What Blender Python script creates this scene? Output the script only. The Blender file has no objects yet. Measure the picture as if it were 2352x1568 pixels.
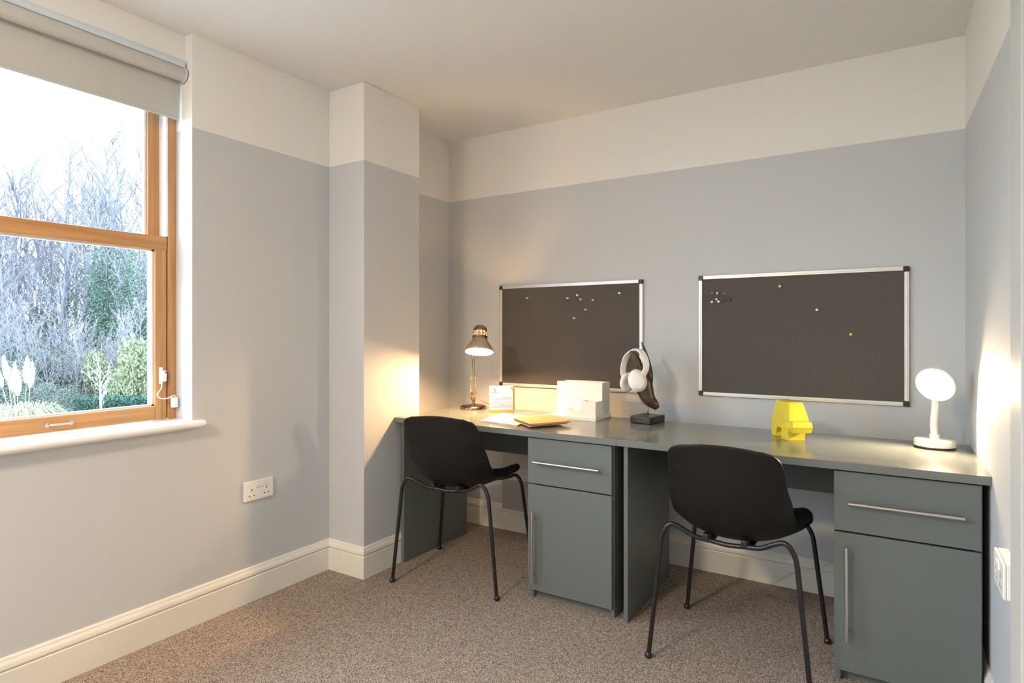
import bpy, bmesh, math, random
from mathutils import Vector, Matrix

S = bpy.context.scene
COL = S.collection
PI = math.pi

# ------------------------------------------------------------------ camera, world, exposure
CX, CY, CZ, YAW, FPX, V0 = 2.3984, -3.0752, 1.1876, 0.5582, 1388.6756, 761.65
cam = bpy.data.cameras.new('camera')
camo = bpy.data.objects.new('camera', cam); COL.objects.link(camo)
camo.location = (CX, CY, CZ); camo.rotation_euler = (PI/2, 0, YAW)
cam.sensor_width = 36; cam.lens = FPX*36/2352
cam.shift_y = -(784-V0)/2352
cam.clip_start = .02; cam.clip_end = 300
S.camera = camo

S.view_settings.view_transform = 'Standard'
S.view_settings.look = 'None'
S.view_settings.exposure = 1.36
S.view_settings.gamma = 1.0
S.view_settings.use_curve_mapping = False

SKY = 5.8
DAY_TINT = (0.66, 0.84, 1.0)
BULB1 = 900.0
BULB2 = 750.0
CEIL_FILL = 100.0  # strength of the added fill light behind the camera
WARM = (1.0, 0.60, 0.27)

w = bpy.data.worlds.new('overcast_sky'); S.world = w; w.use_nodes = True
nt = w.node_tree; bgn = nt.nodes['Background']
tc = nt.nodes.new('ShaderNodeTexCoord'); sp = nt.nodes.new('ShaderNodeSeparateXYZ'); cr = nt.nodes.new('ShaderNodeValToRGB')
nt.links.new(tc.outputs['Generated'], sp.inputs[0]); nt.links.new(sp.outputs[2], cr.inputs[0]); nt.links.new(cr.outputs[0], bgn.inputs[0])
cr.color_ramp.elements[0].position = 0.0; cr.color_ramp.elements[0].color = (.80*DAY_TINT[0], .80*DAY_TINT[1], .80, 1)
cr.color_ramp.elements[1].position = 0.5; cr.color_ramp.elements[1].color = (*DAY_TINT, 1)
bgn.inputs[1].default_value = SKY

# ------------------------------------------------------------------ materials
def mat(name, col, rough=.5, metal=0, spec=.5, emis=None, estr=0, coat=0):
    m = bpy.data.materials.new(name); m.use_nodes = True
    b = m.node_tree.nodes['Principled BSDF']
    b.inputs['Base Color'].default_value = (*col, 1)
    b.inputs['Roughness'].default_value = rough
    b.inputs['Metallic'].default_value = metal
    b.inputs['Specular IOR Level'].default_value = spec
    b.inputs['Coat Weight'].default_value = coat
    if emis:
        b.inputs['Emission Color'].default_value = (*emis, 1)
        b.inputs['Emission Strength'].default_value = estr
    return m
def nodes(m): return m.node_tree.nodes, m.node_tree.links, m.node_tree.nodes['Principled BSDF']
def add_noise(m, c1, c2, scale=(10, 10, 10), detail=4, lo=.35, hi=.65, bump=0, dist=.002, bscale=None, ns=1.0, rough=.55):
    n, l, b = nodes(m)
    tc = n.new('ShaderNodeTexCoord'); mp = n.new('ShaderNodeMapping'); mp.inputs['Scale'].default_value = scale
    no = n.new('ShaderNodeTexNoise'); no.inputs['Scale'].default_value = ns; no.inputs['Detail'].default_value = detail; no.inputs['Roughness'].default_value = rough
    r = n.new('ShaderNodeValToRGB')
    r.color_ramp.elements[0].position = lo; r.color_ramp.elements[0].color = (*c1, 1)
    r.color_ramp.elements[1].position = hi; r.color_ramp.elements[1].color = (*c2, 1)
    l.new(tc.outputs['Object'], mp.inputs[0]); l.new(mp.outputs[0], no.inputs[0]); l.new(no.outputs[0], r.inputs[0]); l.new(r.outputs[0], b.inputs['Base Color'])
    if bump:
        bp = n.new('ShaderNodeBump'); bp.inputs['Strength'].default_value = bump; bp.inputs['Distance'].default_value = dist
        l.new(no.outputs[0], bp.inputs['Height']); l.new(bp.outputs[0], b.inputs['Normal'])
    return m

UPPER = (.80, .79, .765)
LOWER = (.565, .58, .60)
def wall_paint(name, slope=0.0):
    """white above the dado line, pale blue grey below; slope: the line on the right wall was painted slightly out of level"""
    m = mat(name, UPPER, .62, spec=.3)
    n, l, b = nodes(m)
    g = n.new('ShaderNodeNewGeometry'); s = n.new('ShaderNodeSeparateXYZ'); l.new(g.outputs['Position'], s.inputs[0])
    my = n.new('ShaderNodeMath'); my.operation = 'MULTIPLY'; my.inputs[1].default_value = -slope; l.new(s.outputs[1], my.inputs[0])
    ad = n.new('ShaderNodeMath'); ad.operation = 'ADD'; l.new(s.outputs[2], ad.inputs[0]); l.new(my.outputs[0], ad.inputs[1])
    gt = n.new('ShaderNodeMath'); gt.operation = 'GREATER_THAN'; gt.inputs[1].default_value = 2.0172; l.new(ad.outputs[0], gt.inputs[0])
    mx = n.new('ShaderNodeMix'); mx.data_type = 'RGBA'; l.new(gt.outputs[0], mx.inputs[0])
    mx.inputs[6].default_value = (*LOWER, 1); mx.inputs[7].default_value = (*UPPER, 1)
    l.new(mx.outputs[2], b.inputs['Base Color'])
    no = n.new('ShaderNodeTexNoise'); no.inputs['Scale'].default_value = 220; no.inputs['Detail'].default_value = 3
    l.new(g.outputs['Position'], no.inputs[0])
    bp = n.new('ShaderNodeBump'); bp.inputs['Strength'].default_value = .12; bp.inputs['Distance'].default_value = .0008
    l.new(no.outputs[0], bp.inputs['Height']); l.new(bp.outputs[0], b.inputs['Normal'])
    return m

M = {}
M['wall'] = wall_paint('two_tone_wall_paint')
M['wall_r'] = wall_paint('two_tone_wall_paint_right', .0425)
M['ceil'] = mat('ceiling_paint', (.80, .80, .79), .7, spec=.25)
M['white'] = mat('white_gloss_woodwork', (.80, .775, .70), .35)
M['reveal'] = mat('white_reveal_paint', (.80, .82, .84), .5)
M['nib'] = mat('off_white_panel_paint', (.50, .50, .49), .5)
M['sill'] = mat('sill_gloss_paint', (.84, .83, .80), .28)
m = M['carpet'] = mat('brown_grey_loop_carpet', (.3, .25, .21), .95, spec=.1)
n, l, b = nodes(m)
g = n.new('ShaderNodeNewGeometry')
vo = n.new('ShaderNodeTexVoronoi'); vo.inputs['Scale'].default_value = 340; l.new(g.outputs['Position'], vo.inputs['Vector'])
n2 = n.new('ShaderNodeTexNoise'); n2.inputs['Scale'].default_value = 170; n2.inputs['Detail'].default_value = 5; n2.inputs['Roughness'].default_value = .75; l.new(g.outputs['Position'], n2.inputs[0])
mixf = n.new('ShaderNodeMix'); mixf.data_type = 'FLOAT'; mixf.inputs[0].default_value = .55
se = n.new('ShaderNodeSeparateColor'); l.new(vo.outputs['Color'], se.inputs[0]); l.new(se.outputs[0], mixf.inputs[2]); l.new(n2.outputs[0], mixf.inputs[3])
r = n.new('ShaderNodeValToRGB'); r.color_ramp.elements[0].position = .3; r.color_ramp.elements[0].color = (.125, .094, .073, 1)
r.color_ramp.elements[1].position = .72; r.color_ramp.elements[1].color = (.57, .465, .395, 1)
l.new(mixf.outputs[0], r.inputs[0]); l.new(r.outputs[0], b.inputs['Base Color'])
bp = n.new('ShaderNodeBump'); bp.inputs['Strength'].default_value = .7; bp.inputs['Distance'].default_value = .004
l.new(mixf.outputs[0], bp.inputs['Height']); l.new(bp.outputs[0], b.inputs['Normal'])

DESK = (.130, .147, .138)
M['desk'] = mat('grey_green_laminate', DESK, .36)
M['desktop'] = mat('grey_green_worktop', (.150, .165, .155), .2, coat=.15)
M['desk_dark'] = mat('dark_back_board', (.05, .052, .045), .5)
M['steel'] = mat('brushed_steel', (.62, .60, .57), .28, 1)
M['alu'] = mat('anodised_aluminium', (.74, .73, .70), .35, .55)
M['chrome'] = mat('chrome', (.50, .42, .33), .15, 1)
M['smoked'] = mat('dark_chrome', (.30, .24, .18), .22, 1)
M['blackp'] = mat('matt_black_plastic', (.0065, .0055, .005), .45, spec=.35)
M['blackm'] = mat('black_powder_coat', (.012, .012, .013), .33)
M['corner'] = mat('black_corner_plastic', (.03, .022, .016), .3)
M['felt'] = mat('charcoal_board_felt', (.10, .09, .083), .95, spec=.1)
add_noise(M['felt'], (.082, .073, .067), (.135, .122, .112), (380, 380, 380), 3, .3, .7, .3, .001)
def wood(name, sc):
    m = mat(name, (.6, .3, .1), .38)
    add_noise(m, (.42, .195, .072), (.59, .315, .125), sc, 4, .32, .68)
    return m
M['wood_v'] = wood('varnished_pine_upright', (60, 60, 2.2))
M['wood_h'] = wood('varnished_pine_rail', (60, 2.2, 60))
M['fabric'] = mat('cream_blind_fabric', (.53, .52, .49), .85, spec=.1)
nodes(M['fabric'])[2].inputs['Transmission Weight'].default_value = 0
M['fabric2'] = mat('cream_blind_fabric_border', (.50, .52, .50), .7, spec=.1)
M['bluegrey'] = mat('satin_blind_rail', (.62, .70, .76), .3)
M['pvc'] = mat('white_plastic', (.82, .80, .77), .35)
M['pvc2'] = mat('white_plastic_cool', (.82, .84, .86), .3)
M['slot'] = mat('dark_slot', (.03, .025, .02), .6)
M['heater'] = mat('grey_white_heater_enamel', (.55, .53, .50), .4)
M['heater2'] = mat('heater_lower_casing', (.42, .40, .39), .4)
M['yellow'] = mat('yellow_glazed_ceramic', (.90, .80, .03), .28, coat=.3)
add_noise(M['yellow'], (.60, .52, .02), (.70, .61, .05), (60, 60, 60), 3, .3, .7, .25, .002)
M['dwood'] = mat('dark_stained_carved_wood', (.06, .035, .02), .3)
add_noise(M['dwood'], (.020, .012, .007), (.085, .05, .026), (70, 70, 14), 5, .35, .7, .3, .002)
M['bwood'] = mat('black_stained_block', (.022, .016, .012), .3)
add_noise(M['bwood'], (.008, .006, .005), (.035, .026, .02), (20, 90, 90), 4, .4, .8, .3, .001)
M['kraft'] = mat('kraft_card', (.56, .36, .155), .7)
add_noise(M['kraft'], (.50, .315, .13), (.62, .41, .18), (160, 160, 160), 4)
M['paper'] = mat('paper_pages', (.72, .62, .52), .8)
M['kraft_d'] = mat('brown_page_edges', (.26, .17, .12), .8)
M['marble'] = mat('marbled_paper_cover', (.75, .62, .56), .5)
add_noise(M['marble'], (.66, .47, .42), (.86, .78, .72), (28, 28, 28), 6, .38, .6, 0, ns=1, rough=.8)
M['card'] = mat('shade_toned_card', (.36, .46, .66), .6)  # white card; its shaded look is put into this blue, darkened colour
M['ink'] = mat('grey_ink', (.16, .18, .24), .7)
M['ink_pale'] = mat('pale_blue_print', (.42, .56, .80), .7)
M['gold'] = mat('golden_wood_easel', (.62, .36, .06), .35)
M['cord_d'] = mat('dark_flex', (.08, .055, .04), .5)
M['cord_w'] = mat('white_flex', (.75, .70, .62), .5)
M['bulb1'] = mat('warm_bulb', (1, 1, 1), .5, emis=WARM, estr=BULB1)
M['bulb2'] = mat('warm_bulb_right', (1, 1, 1), .5, emis=(1, .74, .44), estr=BULB2)
M['ceil_fill'] = mat('fill_light_diffuser', (.9, .9, .9), .5, emis=(1, .82, .62), estr=CEIL_FILL)
M['shade_in'] = mat('white_shade_lining', (.9, .86, .78), .5)
M['shade_out'] = mat('bronze_shade_enamel', (.52, .40, .27), .38, .6)
M['bounce_paving'] = mat('bounce_concrete_paving', (.55, .54, .52), .9, spec=.1); add_noise(M['bounce_paving'], (.24, .235, .225), (.32, .31, .30), (1.5, 1.5, 1.5), 6)
M['grass'] = mat('lawn', (.36, .47, .30), .95, spec=.1); add_noise(M['grass'], (0.096, 0.132, 0.072), (0.168, 0.198, 0.12), (1.3, 1.3, 1.3), 8, .3, .7)
M['bark'] = mat('winter_bark', (0.147, 0.144, 0.167), .9, spec=.1)
M['bark2'] = mat('pale_bark', (0.299, 0.292, 0.291), .9, spec=.1)
M['twig'] = mat('twigs', (0.174, 0.163, 0.184), .9, spec=.1)
def leafm(name, a, b_): 
    m = mat(name, a, .7, spec=.3); add_noise(m, a, b_, (9, 9, 9), 2, .35, .65); return m
M['ivy'] = leafm('ivy_leaves', (0.0324, 0.0682, 0.0472), (0.0848, 0.138, 0.096))
M['ivy_d'] = leafm('dark_hedge_leaves', (0.0104, 0.0317, 0.0243), (0.0334, 0.073, 0.0565))
M['willow'] = leafm('yellow_green_leaves', (0.122, 0.149, 0.0796), (0.218, 0.239, 0.153))
M['scrub'] = leafm('scrub_leaves', (0.0728, 0.0944, 0.0786), (0.162, 0.182, 0.162))
M['pgrass'] = leafm('pampas_blades', (0.166, 0.194, 0.106), (0.33, 0.348, 0.226))
M['plume'] = mat('pampas_plume', (0.477, 0.428, 0.385), .95, spec=.1)
M['ext'] = mat('white_exterior_render', (.70, .70, .76), .8)
M['ext2'] = mat('white_exterior_frame', (.6, .6, .6), .5)
m = M['glass'] = bpy.data.materials.new('window_glass'); m.use_nodes = True
n = m.node_tree.nodes; l = m.node_tree.links; n.clear()
o = n.new('ShaderNodeOutputMaterial'); mx = n.new('ShaderNodeMixShader'); tr = n.new('ShaderNodeBsdfTransparent'); gl = n.new('ShaderNodeBsdfGlossy')
gl.inputs['Roughness'].default_value = .015; tr.inputs[0].default_value = (.97, .98, .98, 1)
fr = n.new('ShaderNodeFresnel')
ge = n.new('ShaderNodeNewGeometry'); io = n.new('ShaderNodeMix'); io.data_type = 'FLOAT'; io.inputs[2].default_value = 1.45; io.inputs[3].default_value = 1/1.45
l.new(ge.outputs['Backfacing'], io.inputs[0]); l.new(io.outputs[0], fr.inputs[0])      # thin pane: same reflectance from both sides
l.new(fr.outputs[0], mx.inputs[0]); l.new(tr.outputs[0], mx.inputs[1]); l.new(gl.outputs[0], mx.inputs[2]); l.new(mx.outputs[0], o.inputs[0])

# ------------------------------------------------------------------ helpers
class MB:
    def __init__(s): s.v = []; s.f = []
    def add(s, v, f):
        k = len(s.v); s.v += [tuple(p) for p in v]; s.f += [tuple(i+k for i in q) for q in f]; return s
    def box(s, x0, x1, y0, y1, z0, z1, T=None):
        v = [(x, y, z) for x in (x0, x1) for y in (y0, y1) for z in (z0, z1)]
        if T is not None: v = [T @ Vector(p) for p in v]
        return s.add(v, [(0, 1, 3, 2), (4, 6, 7, 5), (0, 4, 5, 1), (2, 3, 7, 6), (0, 2, 6, 4), (1, 5, 7, 3)])
    def tube(s, pts, r, seg=12, cap=True, flat=None):
        pts = [Vector(p) for p in pts]; N = len(pts)
        rs = r if isinstance(r, (list, tuple)) else [r]*N
        t = [(pts[min(i+1, N-1)]-pts[max(i-1, 0)]).normalized() for i in range(N)]
        a = Vector((0, 0, 1)) if abs(t[0].z) < .9 else Vector((1, 0, 0))
        nrm = (a-t[0]*a.dot(t[0])).normalized(); v = []
        for i in range(N):
            nrm = (nrm-t[i]*nrm.dot(t[i])).normalized(); bi = t[i].cross(nrm)
            for k in range(seg):
                an = 2*PI*k/seg; c_, s_ = math.cos(an)*rs[i], math.sin(an)*rs[i]
                if flat: s_ *= flat
                v.append(pts[i]+nrm*c_+bi*s_)
        f = [(i*seg+k, i*seg+(k+1) % seg, (i+1)*seg+(k+1) % seg, (i+1)*seg+k) for i in range(N-1) for k in range(seg)]
        if cap: f += [tuple(range(seg-1, -1, -1)), tuple((N-1)*seg+k for k in range(seg))]
        return s.add(v, f)
    def lathe(s, prof, T=None, seg=32, sx=1, sy=1, close=False):
        v = []; N = len(prof)
        for r, z in prof:
            for k in range(seg):
                an = 2*PI*k/seg; p = Vector((max(r, 1e-5)*math.cos(an)*sx, max(r, 1e-5)*math.sin(an)*sy, z))
                v.append(T @ p if T is not None else p)
        f = [(i*seg+k, i*seg+(k+1) % seg, (i+1)*seg+(k+1) % seg, (i+1)*seg+k) for i in range(N-1) for k in range(seg)]
        if close: f += [((N-1)*seg+k, (N-1)*seg+(k+1) % seg, (k+1) % seg, k) for k in range(seg)]
        return s.add(v, f)
    def prism(s, poly, z0, z1, T=None):
        n_ = len(poly); v = [Vector((x, y, z0)) for x, y in poly]+[Vector((x, y, z1)) for x, y in poly]
        if T is not None: v = [T @ p for p in v]
        return s.add(v, [tuple(range(n_-1, -1, -1)), tuple(range(n_, 2*n_))]+[(i, (i+1) % n_, n_+(i+1) % n_, n_+i) for i in range(n_)])
    def hull(s, pts):
        bm = bmesh.new(); vs = [bm.verts.new(p) for p in pts]
        r_ = bmesh.ops.convex_hull(bm, input=vs)
        bmesh.ops.delete(bm, geom=[e for e in r_['geom_interior'] if isinstance(e, bmesh.types.BMVert)], context='VERTS')
        bm.verts.ensure_lookup_table(); bm.verts.index_update()
        s.add([v.co.copy() for v in bm.verts], [tuple(v.index for v in f.verts) for f in bm.faces]); bm.free(); return s
    def build(s, name, m, parent=None, smooth=False, bevel=0, origin=None, seg=2, auto=None):
        """name, material; vertices are given in world space; the mesh is stored relative to ORIGIN (or its parent's place)"""
        off = Vector((0, 0, 0)); po = parent
        while po is not None: off += Vector(po.location); po = po.parent
        loc = Vector((0, 0, 0))
        if origin is not None and parent is None: loc = Vector(origin); off = loc
        me = bpy.data.meshes.new(name); me.from_pydata([tuple(Vector(p)-off) for p in s.v], [], s.f); me.update()
        bm = bmesh.new(); bm.from_mesh(me); bmesh.ops.recalc_face_normals(bm, faces=bm.faces); bm.to_mesh(me); bm.free()
        me.materials.append(M[m] if isinstance(m, str) else m)
        if smooth:
            me.polygons.foreach_set('use_smooth', [True]*len(me.polygons))
            if auto is not None:
                me.set_sharp_from_angle(angle=math.radians(auto))
        o = bpy.data.objects.new(name, me); COL.objects.link(o); o.location = loc
        if parent is not None: o.parent = parent
        if bevel:
            b = o.modifiers.new('bevel', 'BEVEL'); b.width = bevel; b.segments = seg; b.limit_method = 'ANGLE'; b.angle_limit = math.radians(40)
            b.harden_normals = False
        return o
def tag(o, label=None, cat=None, group=None, kind=None):
    for k, v in (('label', label), ('category', cat), ('group', group), ('kind', kind)):
        if v: o[k] = v
    return o
def thing(name, loc, label=None, cat=None, group=None, kind=None):
    o = bpy.data.objects.new(name, None); COL.objects.link(o); o.location = loc; o.empty_display_size = .05
    return tag(o, label, cat, group, kind)
def copy_tree(o, parent=None):
    c = o.copy(); COL.objects.link(c); c.parent = parent
    for ch in list(o.children): copy_tree(ch, c)
    return c
def fillet(pts, rads, n=8):
    pts = [Vector(p) for p in pts]; out = [pts[0]]
    for i in range(1, len(pts)-1):
        a, b_, c = pts[i-1], pts[i], pts[i+1]; r_ = rads[i-1] if isinstance(rads, (list, tuple)) else rads
        p, q = b_+(a-b_).normalized()*r_, b_+(c-b_).normalized()*r_
        for k in range(n+1):
            t = k/n; out.append(p*(1-t)**2+b_*2*t*(1-t)+q*t*t)
    out.append(pts[-1]); return out
def spline(pts, n=8):
    P_ = [Vector(p) for p in pts]; P_ = [2*P_[0]-P_[1]]+P_+[2*P_[-1]-P_[-2]]; out = []
    for i in range(1, len(P_)-2):
        for k in range(n):
            t = k/n; a, b_, c, d = P_[i-1:i+3]
            out.append(.5*((2*b_)+(c-a)*t+(2*a-5*b_+4*c-d)*t*t+(-a+3*b_-3*c+d)*t**3))
    out.append(P_[-2]); return out
def frame_T(loc, n_, up=(0, 0, 1)):
    """matrix whose local +Z is n_"""
    z = Vector(n_).normalized(); x = Vector(up).cross(z)
    if x.length < 1e-4: x = Vector((1, 0, 0))
    x.normalize(); y = z.cross(x)
    R = Matrix((x, y, z)).transposed().to_4x4(); return Matrix.Translation(loc) @ R

# ------------------------------------------------------------------ room shell
W, H = 2.6606, 2.3972
XP, Y1, Y2 = .2443, -.9777, -.5694      # pier on the left wall
WY0, WY1, WZ0 = -1.683, -2.96, .828     # window opening in the left wall
YE = -5.2
T = .32
def struct(mb, name, m, **k): return tag(mb.build(name, m, **k), kind='structure')
struct(MB().box(-.35, 3.3, YE-.1, .12, -.12, 0), 'floor', 'carpet')
struct(MB().box(-.35, 3.3, YE-.1, .12, H, H+.12), 'ceiling', 'ceil')
struct(MB().box(-.35, 2.9, 0, .12, 0, H), 'wall_back', 'wall')
wl = MB()
wl.box(-T, 0, WY0, 0, 0, H)
wl.box(-T, 0, WY1, WY0, 0, WZ0-.03)
wl.box(-T, -.05, WY1, WY0, 2.262, H)
wl.box(-T, 0, -3.45, WY1, 0, H)
wl.box(-T, 0, -4.95, -3.45, 0, .12).box(-T, 0, -4.95, -3.45, 2.2, H)
wl.box(-T, 0, YE, -4.95, 0, H)
struct(wl, 'wall_left', 'wall')
struct(MB().box(0, XP, Y1, Y2, 0, H), 'wall_left_pier', 'wall', bevel=.003)
struct(MB().box(W, W+.12, -3.2, 0, 0, H), 'wall_right', 'wall_r')
struct(MB().box(W, 3.3, -3.3, -3.2, 0, H).box(3.2, 3.3, YE, -3.3, 0, H), 'wall_right_return', 'wall')
struct(MB().box(-.35, 3.3, YE-.1, YE, 0, H), 'wall_front', 'wall')
struct(MB().box(2.620, W, -1.52, -1.395, 0, H), 'trim_1', 'nib', bevel=.002)

# skirting boards, moulded profile (offset from wall, height)
SK = [(0, 0), (.018, 0), (.018, .104), (.0165, .107), (.0095, .109), (.0095, .112), (.0165, .1135), (.0165, .119), (.0145, .128), (.0095, .1375), (.0085, .139), (.0085, .1425), (.0055, .1475), (0, .149)]
def skirting(name, path, m='white'):
    P_ = [Vector((x, y)) for x, y in path]; mb = MB(); rings = []
    for i, p in enumerate(P_):
        d0 = (p-P_[i-1]).normalized() if i else None; d1 = (P_[i+1]-p).normalized() if i < len(P_)-1 else None
        if d0 is None: off = Vector((d1.y, -d1.x))
        elif d1 is None: off = Vector((d0.y, -d0.x))
        else:
            a, b_ = Vector((d0.y, -d0.x)), Vector((d1.y, -d1.x)); off = (a+b_)/(1+a.dot(b_))
        rings.append([(p.x+off.x*o_, p.y+off.y*o_, z) for o_, z in SK])
    k = len(SK); v = [q for r_ in rings for q in r_]
    f = [(i*k+j, i*k+j+1, (i+1)*k+j+1, (i+1)*k+j) for i in range(len(P_)-1) for j in range(k-1)]
    mb.add(v, f); return struct(mb, name, m)
skirting('baseboard_left', [(0, YE), (0, Y1), (XP, Y1), (XP, Y2), (0, Y2), (0, 0)])
skirting('baseboard_back', [(0, 0), (W, 0)])
skirting('baseboard_right', [(W, 0), (W, -1.394)])

# ------------------------------------------------------------------ window 1 (sash window with pine frames)
win = thing('window_1', (-.115, -2.3, WZ0), kind='structure')
XF, XB = -.115, -.20
JB = -1.715           # inner edge of the outer frame
fr = MB().box(XB, XF, WY0+.0, JB, WZ0, 2.262).box(XB, XF, WY1, WY1+.032, WZ0, 2.262)
fr.build('outer_frame', 'wood_v', win, bevel=.0015)
MB().box(XB, XF, WY1+.032, JB, 2.225, 2.262).build('head_frame', 'wood_h', win)
# lower sash (inner track)
XS0, XS1 = -.158, -.122
ys0, ys1 = -1.7185, -1.765
low = MB()
low.box(XS0, XS1, ys1, ys0, WZ0+.002, 1.576).box(XS0, XS1, WY1+.034, WY1+.085, WZ0+.002, 1.576)
lo = low.build('lower_sash_stile', 'wood_v', win, bevel=.003)
MB().box(XS0, XS1, WY1+.085, ys1, WZ0+.002, .888).build('lower_sash_bottom_rail', 'wood_h', win, bevel=.003)
MB().box(XS0-.004, XS1+.001, WY1+.034, -1.7165, 1.520, 1.577).build('meeting_rail', 'wood_h', win, bevel=.003)
gb = MB().box(XS0+.004, XS1-.012, ys1-.008, ys1, .888, 1.520).box(XS0+.004, XS1-.012, WY1+.085, ys1, .888, .894).box(XS0+.004, XS1-.012, WY1+.085, ys1, 1.514, 1.520)
gb.build('glazing_bead', 'pvc2', win)
MB().box(-.142, -.138, WY1+.085, ys1, .888, 1.520).build('lower_pane', 'glass', win)
# upper sash (outer track)
XU0, XU1 = -.198, -.164
up = MB().box(XU0, XU1, -1.772, -1.724, 1.53, 2.225).box(XU0, XU1, WY1+.034, WY1+.085, 1.53, 2.225)
up.build('upper_sash_stile', 'wood_v', win, bevel=.003)
MB().box(XU0, XU1, WY1+.085, -1.772, 2.17, 2.225).box(XU0, XU1, WY1+.085, -1.772, 1.53, 1.565).build('upper_sash_rail', 'wood_h', win, bevel=.003)
MB().box(XU0+.004, XU1-.012, -1.780, -1.772, 1.565, 2.17).build('glazing_bead', 'pvc2', win)
MB().box(-.184, -.180, WY1+.085, -1.772, 1.565, 2.17).build('upper_pane', 'glass', win)
MB().box(-.163, -.117, -1.7245, -1.7155, 1.578, 2.225).build('sash_track', 'pvc2', win, bevel=.001)
# sill board with rounded nose
sm = MB(); prof = [(-.115, WZ0-.03), (.022, WZ0-.03)]+[(.022+.015*math.sin(a), WZ0-.015-.015*math.cos(a)) for a in [PI*k/8 for k in range(1, 9)]]+[(-.115, WZ0)]
sm.prism([(x, z) for x, z in prof], 0, 1, Matrix(((1, 0, 0, 0), (0, 0, -1.37, -1.644), (0, 1, 0, 0), (0, 0, 0, 1))))
sm.build('window_sill', 'sill', win, smooth=True, auto=35)
# pull handle on the bottom rail
hy0, hy1, hz = -2.136, -2.062, .858
hm = MB()
for hy in (hy0, hy1):
    hm.tube([(XS1-.001, hy, hz), (XS1+.004, hy, hz)], .0085, 16)
    hm.tube(fillet([(XS1, hy+(.006 if hy == hy0 else -.006), hz), (XS1+.016, hy+(.008 if hy == hy0 else -.008), hz), (XS1+.018, (hy0+hy1)/2, hz)], .006), .0032, 10)
hm.build('sash_handle', 'steel', win, smooth=True, auto=40)
# cable restrictor
rl = MB().box(XS1, XS1+.020, -1.7505, -1.728, .985, 1.030).box(XS1, XS1+.011, -1.752, -1.738, .975, 1.043)
rc = rl.build('restrictor_lock', 'pvc2', win, bevel=.003)
MB().tube([(XS1+.0205, -1.7335, 1.022), (XS1+.0215, -1.7335, 1.022)], .0032, 12).build('keyhole', 'slot', rc)
MB().box(-.108, -.086, -1.712, -1.690, .877, .918).build('restrictor_bracket', 'pvc2', win, bevel=.003)
MB().tube(spline([(XS1+.012, -1.744, .978), (XS1+.020, -1.752, .957), (XS1+.024, -1.768, .937), (XS1+.026, -1.762, .921), (XS1+.028, -1.735, .916), (-.092, -1.712, .925), (-.092, -1.701, .924), (-.096, -1.700, .916)], 8), .0024, 8).build('restrictor_cable', 'pvc2', win, smooth=True)
# outside part of the opening
struct(MB().box(-.235, -.205, -1.7385, WY0, .80, 1.58), 'trim_2', 'ext2')
struct(MB().box(-.42, -.20, WY1, WY0, .75, .80), 'trim_3', 'ext2')

# unseen window added behind the camera on the same wall, for fill daylight
w2 = thing('fill_window', (-.12, -4.2, .12), kind='structure')
MB().box(-.2, -.12, -4.95, -4.9, .12, 2.2).box(-.2, -.12, -3.5, -3.45, .12, 2.2).box(-.2, -.12, -4.23, -4.17, .12, 2.2).build('outer_frame', 'wood_v', w2)
MB().box(-.2, -.12, -4.9, -3.5, .12, .2).box(-.2, -.12, -4.9, -3.5, 2.14, 2.2).build('sash_rail', 'wood_h', w2)
MB().box(-.162, -.158, -4.9, -4.23, .2, 2.14).build('pane', 'glass', w2)
MB().box(-.162, -.158, -4.17, -3.5, .2, 2.14).build('pane', 'glass', w2)
# unseen ceiling light added behind the camera to brighten the room
cl = thing('fill_ceiling_light', (.95, -3.9, H), 'round fill light added on the white ceiling behind the viewer, unseen', 'ceiling light')
MB().lathe([(0, H-.002), (.19, H-.002), (.19, H-.025), (.18, H-.03)], Matrix.Translation((.95, -3.9, 0))).build('mounting_ring', 'pvc', cl, smooth=True, auto=40)
MB().lathe([(.178, H-.028), (.165, H-.055), (.12, H-.075), (0, H-.085)], Matrix.Translation((.95, -3.9, 0))).build('diffuser', 'ceil_fill', cl, smooth=True)

# ------------------------------------------------------------------ roller blind
rb = thing('roller_blind', (-.05, -2.3, 2.24), 'cream roller blind pulled a little way down over the pine sash window', 'roller blind')
yb0, yb1 = WY1+.006, WY0-.006
MB().box(-.082, -.040, yb0, yb1, 2.270, 2.292).box(-.046, -.036, yb0, yb1, 2.262, 2.285).build('head_rail', 'bluegrey', rb, bevel=.003)
MB().tube([(-.052, yb0+.004, 2.236), (-.052, yb1-.004, 2.236)], .028, 28).build('roller', 'fabric', rb, smooth=True, auto=40)
MB().tube([(-.052, yb1-.004, 2.236), (-.052, yb1, 2.236)], .031, 28).build('end_cap', 'bluegrey', rb, smooth=True, auto=40)
MB().box(-.0815, -.0800, yb0+.02, yb1-.036, 2.068, 2.236).build('blind_fabric', 'fabric', rb)
MB().box(-.082, -.0795, yb1-.036, yb1-.004, 2.068, 2.262).build('blind_border', 'fabric2', rb)
MB().box(-.086, -.076, yb0+.02, yb1-.008, 2.056, 2.069).build('bottom_bar', 'fabric2', rb, bevel=.003)

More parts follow.
